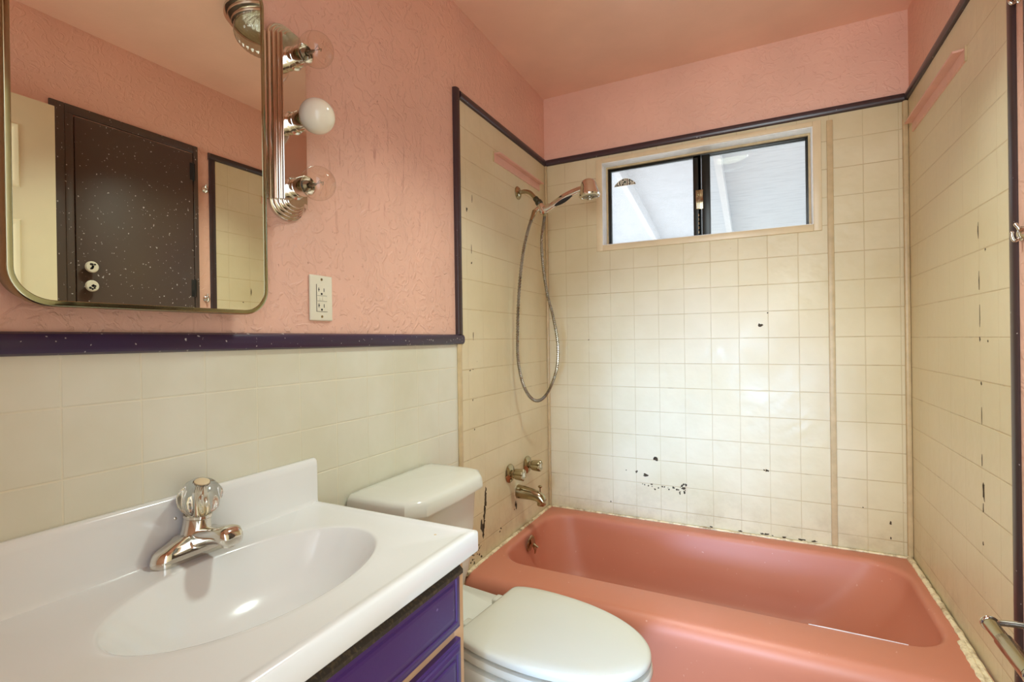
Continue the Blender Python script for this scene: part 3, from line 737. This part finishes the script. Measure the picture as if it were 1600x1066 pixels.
# ================================================================== VANITY LIGHT BAR
li = thing('vanity_light', (.0, .805, .52), 'stepped chrome light bar with three globe bulbs right of mirror', 'light fixture')
LY, LZ = .8155, .519
b = new()
def lbar(hw, hz, cap_w, cap_h, x0, x1, n=14):
    pts = []
    for k in range(n+1):
        t = PI*k/n; pts.append((LY+cap_w*math.cos(t), LZ+hz+cap_h*math.sin(t)))
    pts += [(LY-hw, LZ+hz), (LY-hw, LZ-hz)]
    for k in range(n+1):
        t = PI+PI*k/n; pts.append((LY+cap_w*math.cos(t), LZ-hz+cap_h*math.sin(t)))
    pts += [(LY+hw, LZ-hz), (LY+hw, LZ+hz)]
    return [[Vector((x, a+(LY-a)*s, c+(LZ-c)*s*.12)) for a, c in pts] for x, s in ((x0, 0), (x1-.004, 0), (x1-.0012, .02), (x1, .06))]
for i in range(5):
    loft(b, lbar(.0595-.0065*i, .190, .0480-.0060*i, .040-.0065*i, .0 if i == 0 else .007*i, .007*(i+1)+.001), i == 0, True)
obj('back_plate', b, 'chrome', li, smooth=30)
bz = (.662, .512, .360); by = .812
for i, z in enumerate(bz):
    b = lathe(new(), (.034, by, z), (1, 0, 0), [(.026, 0), (.026, .003), (.0225, .006), (.0225, .018), (.0215, .019), (.0215, .021), (.0225, .022), (.0225, .043), (.0215, .045)]+([(.0195, .044), (.0185, .022)] if i != 1 else [(.016, .046)]), 36)
    so = obj('socket', b, 'chrome', li)
    c = Vector((.034+.043+.034, by, z)); fr = i == 1
    prof = [(.0150, -.047), (.0155, -.039)]
    for k in range(0, 25):
        t = PI*.87*(1-k/24); prof.append((max(.0006, .0385*math.sin(t)), .0385*math.cos(t)))
    b = lathe(new(), c, (1, 0, 0), prof, 40)
    bu = obj('bulb', b, 'bulb_white' if fr else 'bulb_glass', so, smooth=60, label='frosted white globe bulb' if fr else 'clear globe bulb')
    if not fr:
        b = new()
        lathe(b, c+Vector((-.0425, 0, 0)), (1, 0, 0), [(.013, 0), (.013, .008), (.006, .012), (.004, .030), (.003, .034)], 20)
        tube(b, [c+Vector((-.010, 0, 0)), c+Vector((.006, .010, .006))], .0007, 6); tube(b, [c+Vector((-.010, 0, 0)), c+Vector((.006, -.010, -.006))], .0007, 6)
        tube(b, spline([c+Vector((.006, .010, .006)), c+Vector((.010, .004, -.004)), c+Vector((.010, -.004, .004)), c+Vector((.006, -.010, -.006))], 6), .0006, 6)
        obj('filament', b, 'steel', so, label='stem and filament')

# ------------------------------------------------------------------ outlet
ou = thing('wall_outlet', (0, .913, .112), 'ivory wall outlet right of mirror above the purple rail', 'outlet')
b = bx(0, .006, .877, .9495, .0555, .1705, bev=.003, seg=3); obj('cover_plate', b, 'ivory', ou)
rc_ = obj('receptacle', bx(.004, .0072, .8975, .9305, .079, .147, bev=.0006), 'ivory', ou)
b = new()
for z in (.134, .094):
    box(b, .007, .0075, .9025, .9042, z-.005, z+.005); box(b, .007, .0075, .9015, .9062, z-.0008, z+.0012); box(b, .007, .0075, .919, .9208, z-.005, z+.004)
    lathe(b, (.007, .9125, z-.0105), (1, 0, 0), [(.0028, 0), (.0028, .0005)], 12)
box(b, .007, .0074, .8985, .9295, .1185, .1192); box(b, .007, .0074, .8985, .9295, .1048, .1055); box(b, .0038, .0066, .8965, .8975, .0785, .1475); box(b, .0038, .0066, .8965, .9315, .0782, .079)
obj('slot', b, 'dark', rc_, label='dark slots and outline')
b = new()
for z in (.1108, ): box(b, .007, .0082, .905, .911, z-.0035, z+.0045, .0005); box(b, .007, .0082, .9135, .9195, z-.0035, z+.0045, .0005)
obj('button', b, 'ivory', rc_, label='test and reset buttons')
for z in (.160, .066):
    s_ = obj('screw', lathe(new(), (.0055, .914, z), (1, 0, 0), [(.0034, 0), (.0032, .0012), (.001, .0016)], 16), 'chrome_old', ou)

# ------------------------------------------------------------------ ceiling lamp (reflected in the mirror)
cl = thing('ceiling_lamp', (.82, 1.31, 1.255), 'round ceiling lamp with stepped metal base and fluted glass, reflected in mirror', 'ceiling lamp')
b = lathe(new(), (.82, 1.31, 1.255), (0, 0, -1), [(.150, 0), (.150, .012), (.144, .016), (.138, .017), (.138, .028), (.130, .032), (.124, .033), (.124, .044), (.115, .047), (.1, .047)], 64)
obj('base', b, 'chrome', cl)
b = lathe(new(), (.82, 1.31, 1.255), (0, 0, -1), [(.112, .046), (.116, .056), (.117, .075), (.110, .095), (.092, .112), (.062, .123), (.03, .127), (.004, .128)], 144, flute=lambda a, h: .016*math.cos(36*a))
obj('glass_shade', b, 'lamp_glass', cl, smooth=60)

# ------------------------------------------------------------------ robe hooks and paper holder on the right wall
def hook(z, label):
    t = thing('robe_hook', (W, 1.492, z), label, 'hook', 'robe hooks on the pink strip')
    b = lathe(new(), (W, 1.492, z), (-1, 0, 0), [(.016, 0), (.016, .003), (.011, .007), (.006, .010)], 24); obj('rosette', b, 'chrome', t)
    b = tube(new(), spline([(W-.006, 1.492, z-.002), (W-.008, 1.492, z-.012), (W-.014, 1.492, z-.015), (W-.018, 1.492, z-.008), (W-.0185, 1.492, z+.002)], 8), .0034, 12); ball(b, (W-.0185, 1.492, z+.003), .0042, 14)
    obj('prong', b, 'chrome', t)
    b = tube(new(), spline([(W-.005, 1.492, z+.004), (W-.008, 1.492, z+.014), (W-.012, 1.492, z+.020)], 8), .0038, 12); ball(b, (W-.012, 1.492, z+.021), .0042, 14)
    obj('upper_prong', b, 'chrome', t)
hook(.748, 'upper chrome robe hook, at the top right corner')
hook(.220, 'lower chrome robe hook, at mid right edge')
tp = thing('paper_holder', (W-.03, 1.35, -.625), 'chrome toilet paper holder with empty spring roller at lower right', 'paper holder')
for ya in (1.402, 1.212):
    b = lathe(new(), (W-.016 if ya < 1.3 else W-.016, ya, -.612), (-1, 0, 0), [(.017, 0), (.017, .004), (.009, .008)], 20)
    tube(b, spline([(W-.02, ya, -.612), (W-.05, ya, -.613), (W-.078, ya, -.616), (W-.090, ya, -.620)], 6), [.0065]*18+[.007], 14)
    ball(b, (W-.091, ya, -.621), .0170, 24, 1, .42, 1)
    obj('arm', b, 'chrome', tp)
b = tube(new(), [(W-.091, 1.399, -.621), (W-.091, 1.325, -.621)], .0135, 28); obj('roller', b, 'chrome_old', tp, label='dull spring roller')
b = tube(new(), [(W-.091, 1.334, -.621), (W-.091, 1.332, -.621), (W-.091, 1.216, -.621)], [.0150, .0162, .0162], 28); obj('roller_sleeve', b, 'chrome_old', tp)

# ================================================================== LIGHT
sc = bpy.context.scene
w = bpy.data.worlds.new('sky'); sc.world = w; w.use_nodes = True
bg = w.node_tree.nodes['Background']; bg.inputs[0].default_value = (.80, .90, 1.0, 1); bg.inputs[1].default_value = 2.9
def area(name, loc, target, sx, sy, energy, col):
    l = bpy.data.lights.new(name, 'AREA'); l.shape = 'RECTANGLE'; l.size = sx; l.size_y = sy; l.energy = energy; l.color = col
    o = bpy.data.objects.new(name, l); COL.objects.link(o); o.location = Vector(loc)+Vector((0, 0, H))
    o.rotation_euler = (Vector(target)-Vector(loc)).to_track_quat('-Z', 'Y').to_euler(); return o
area('hall_fill_light', (1.05, -2.2, .25), (.85, 1.6, .25), 1.7, 1.9, 86, (.85, .97, 1.0))  # added fill light beyond the doorway, brightens the room evenly
o = area('hall_low_window_light', (1.0, -1.3, -.42), (.52, 2.4, -.52), .34, .34, 3.6, (.26, .52, 1.0)); o.data.spread = math.radians(30)
o = area('ceiling_lamp_bulb', (.82, 1.31, 1.20), (.82, 1.31, 0), .2, .2, 12, (.82, .98, 1.0)); o.data.shape = 'DISK'; o.data.spread = math.radians(108)
s = bpy.data.lights.new('sun', 'SUN'); s.energy = 3.0; s.angle = .02; o = bpy.data.objects.new('sun', s); COL.objects.link(o); o.rotation_euler = (math.radians(-38), math.radians(20), 0)

# ================================================================== CAMERA
yaw, pit, rol = (math.radians(a) for a in (26.5717, -.1239, -.8132)); f = 776.5101
fw = Vector((-math.sin(yaw), math.cos(yaw), 0)); rt = Vector((math.cos(yaw), math.sin(yaw), 0)); up = Vector((0, 0, 1))
fw2 = fw*math.cos(pit)+up*math.sin(pit); up2 = up*math.cos(pit)-fw*math.sin(pit)
rt3 = rt*math.cos(rol)+up2*math.sin(rol); up3 = up2*math.cos(rol)-rt*math.sin(rol)
cam = bpy.data.cameras.new('camera'); cam.sensor_width = 36; cam.lens = f/1600*36; cam.clip_start = .01
co = bpy.data.objects.new('camera', cam); COL.objects.link(co)
m = Matrix((rt3, up3, -fw2)).transposed().to_4x4(); m.translation = Vector((1.0014, 0, H)); co.matrix_world = m
sc.camera = co
sc.view_settings.view_transform = 'Standard'; sc.view_settings.look = 'None'; sc.view_settings.gamma = 1; sc.view_settings.use_curve_mapping = False
sc.view_settings.exposure = 0.27
sc.cycles.caustics_reflective = False; sc.cycles.caustics_refractive = False
sc.cycles.max_bounces = 10; sc.cycles.diffuse_bounces = 6; sc.cycles.transparent_max_bounces = 12; sc.cycles.glossy_bounces = 6; sc.cycles.use_denoising = True
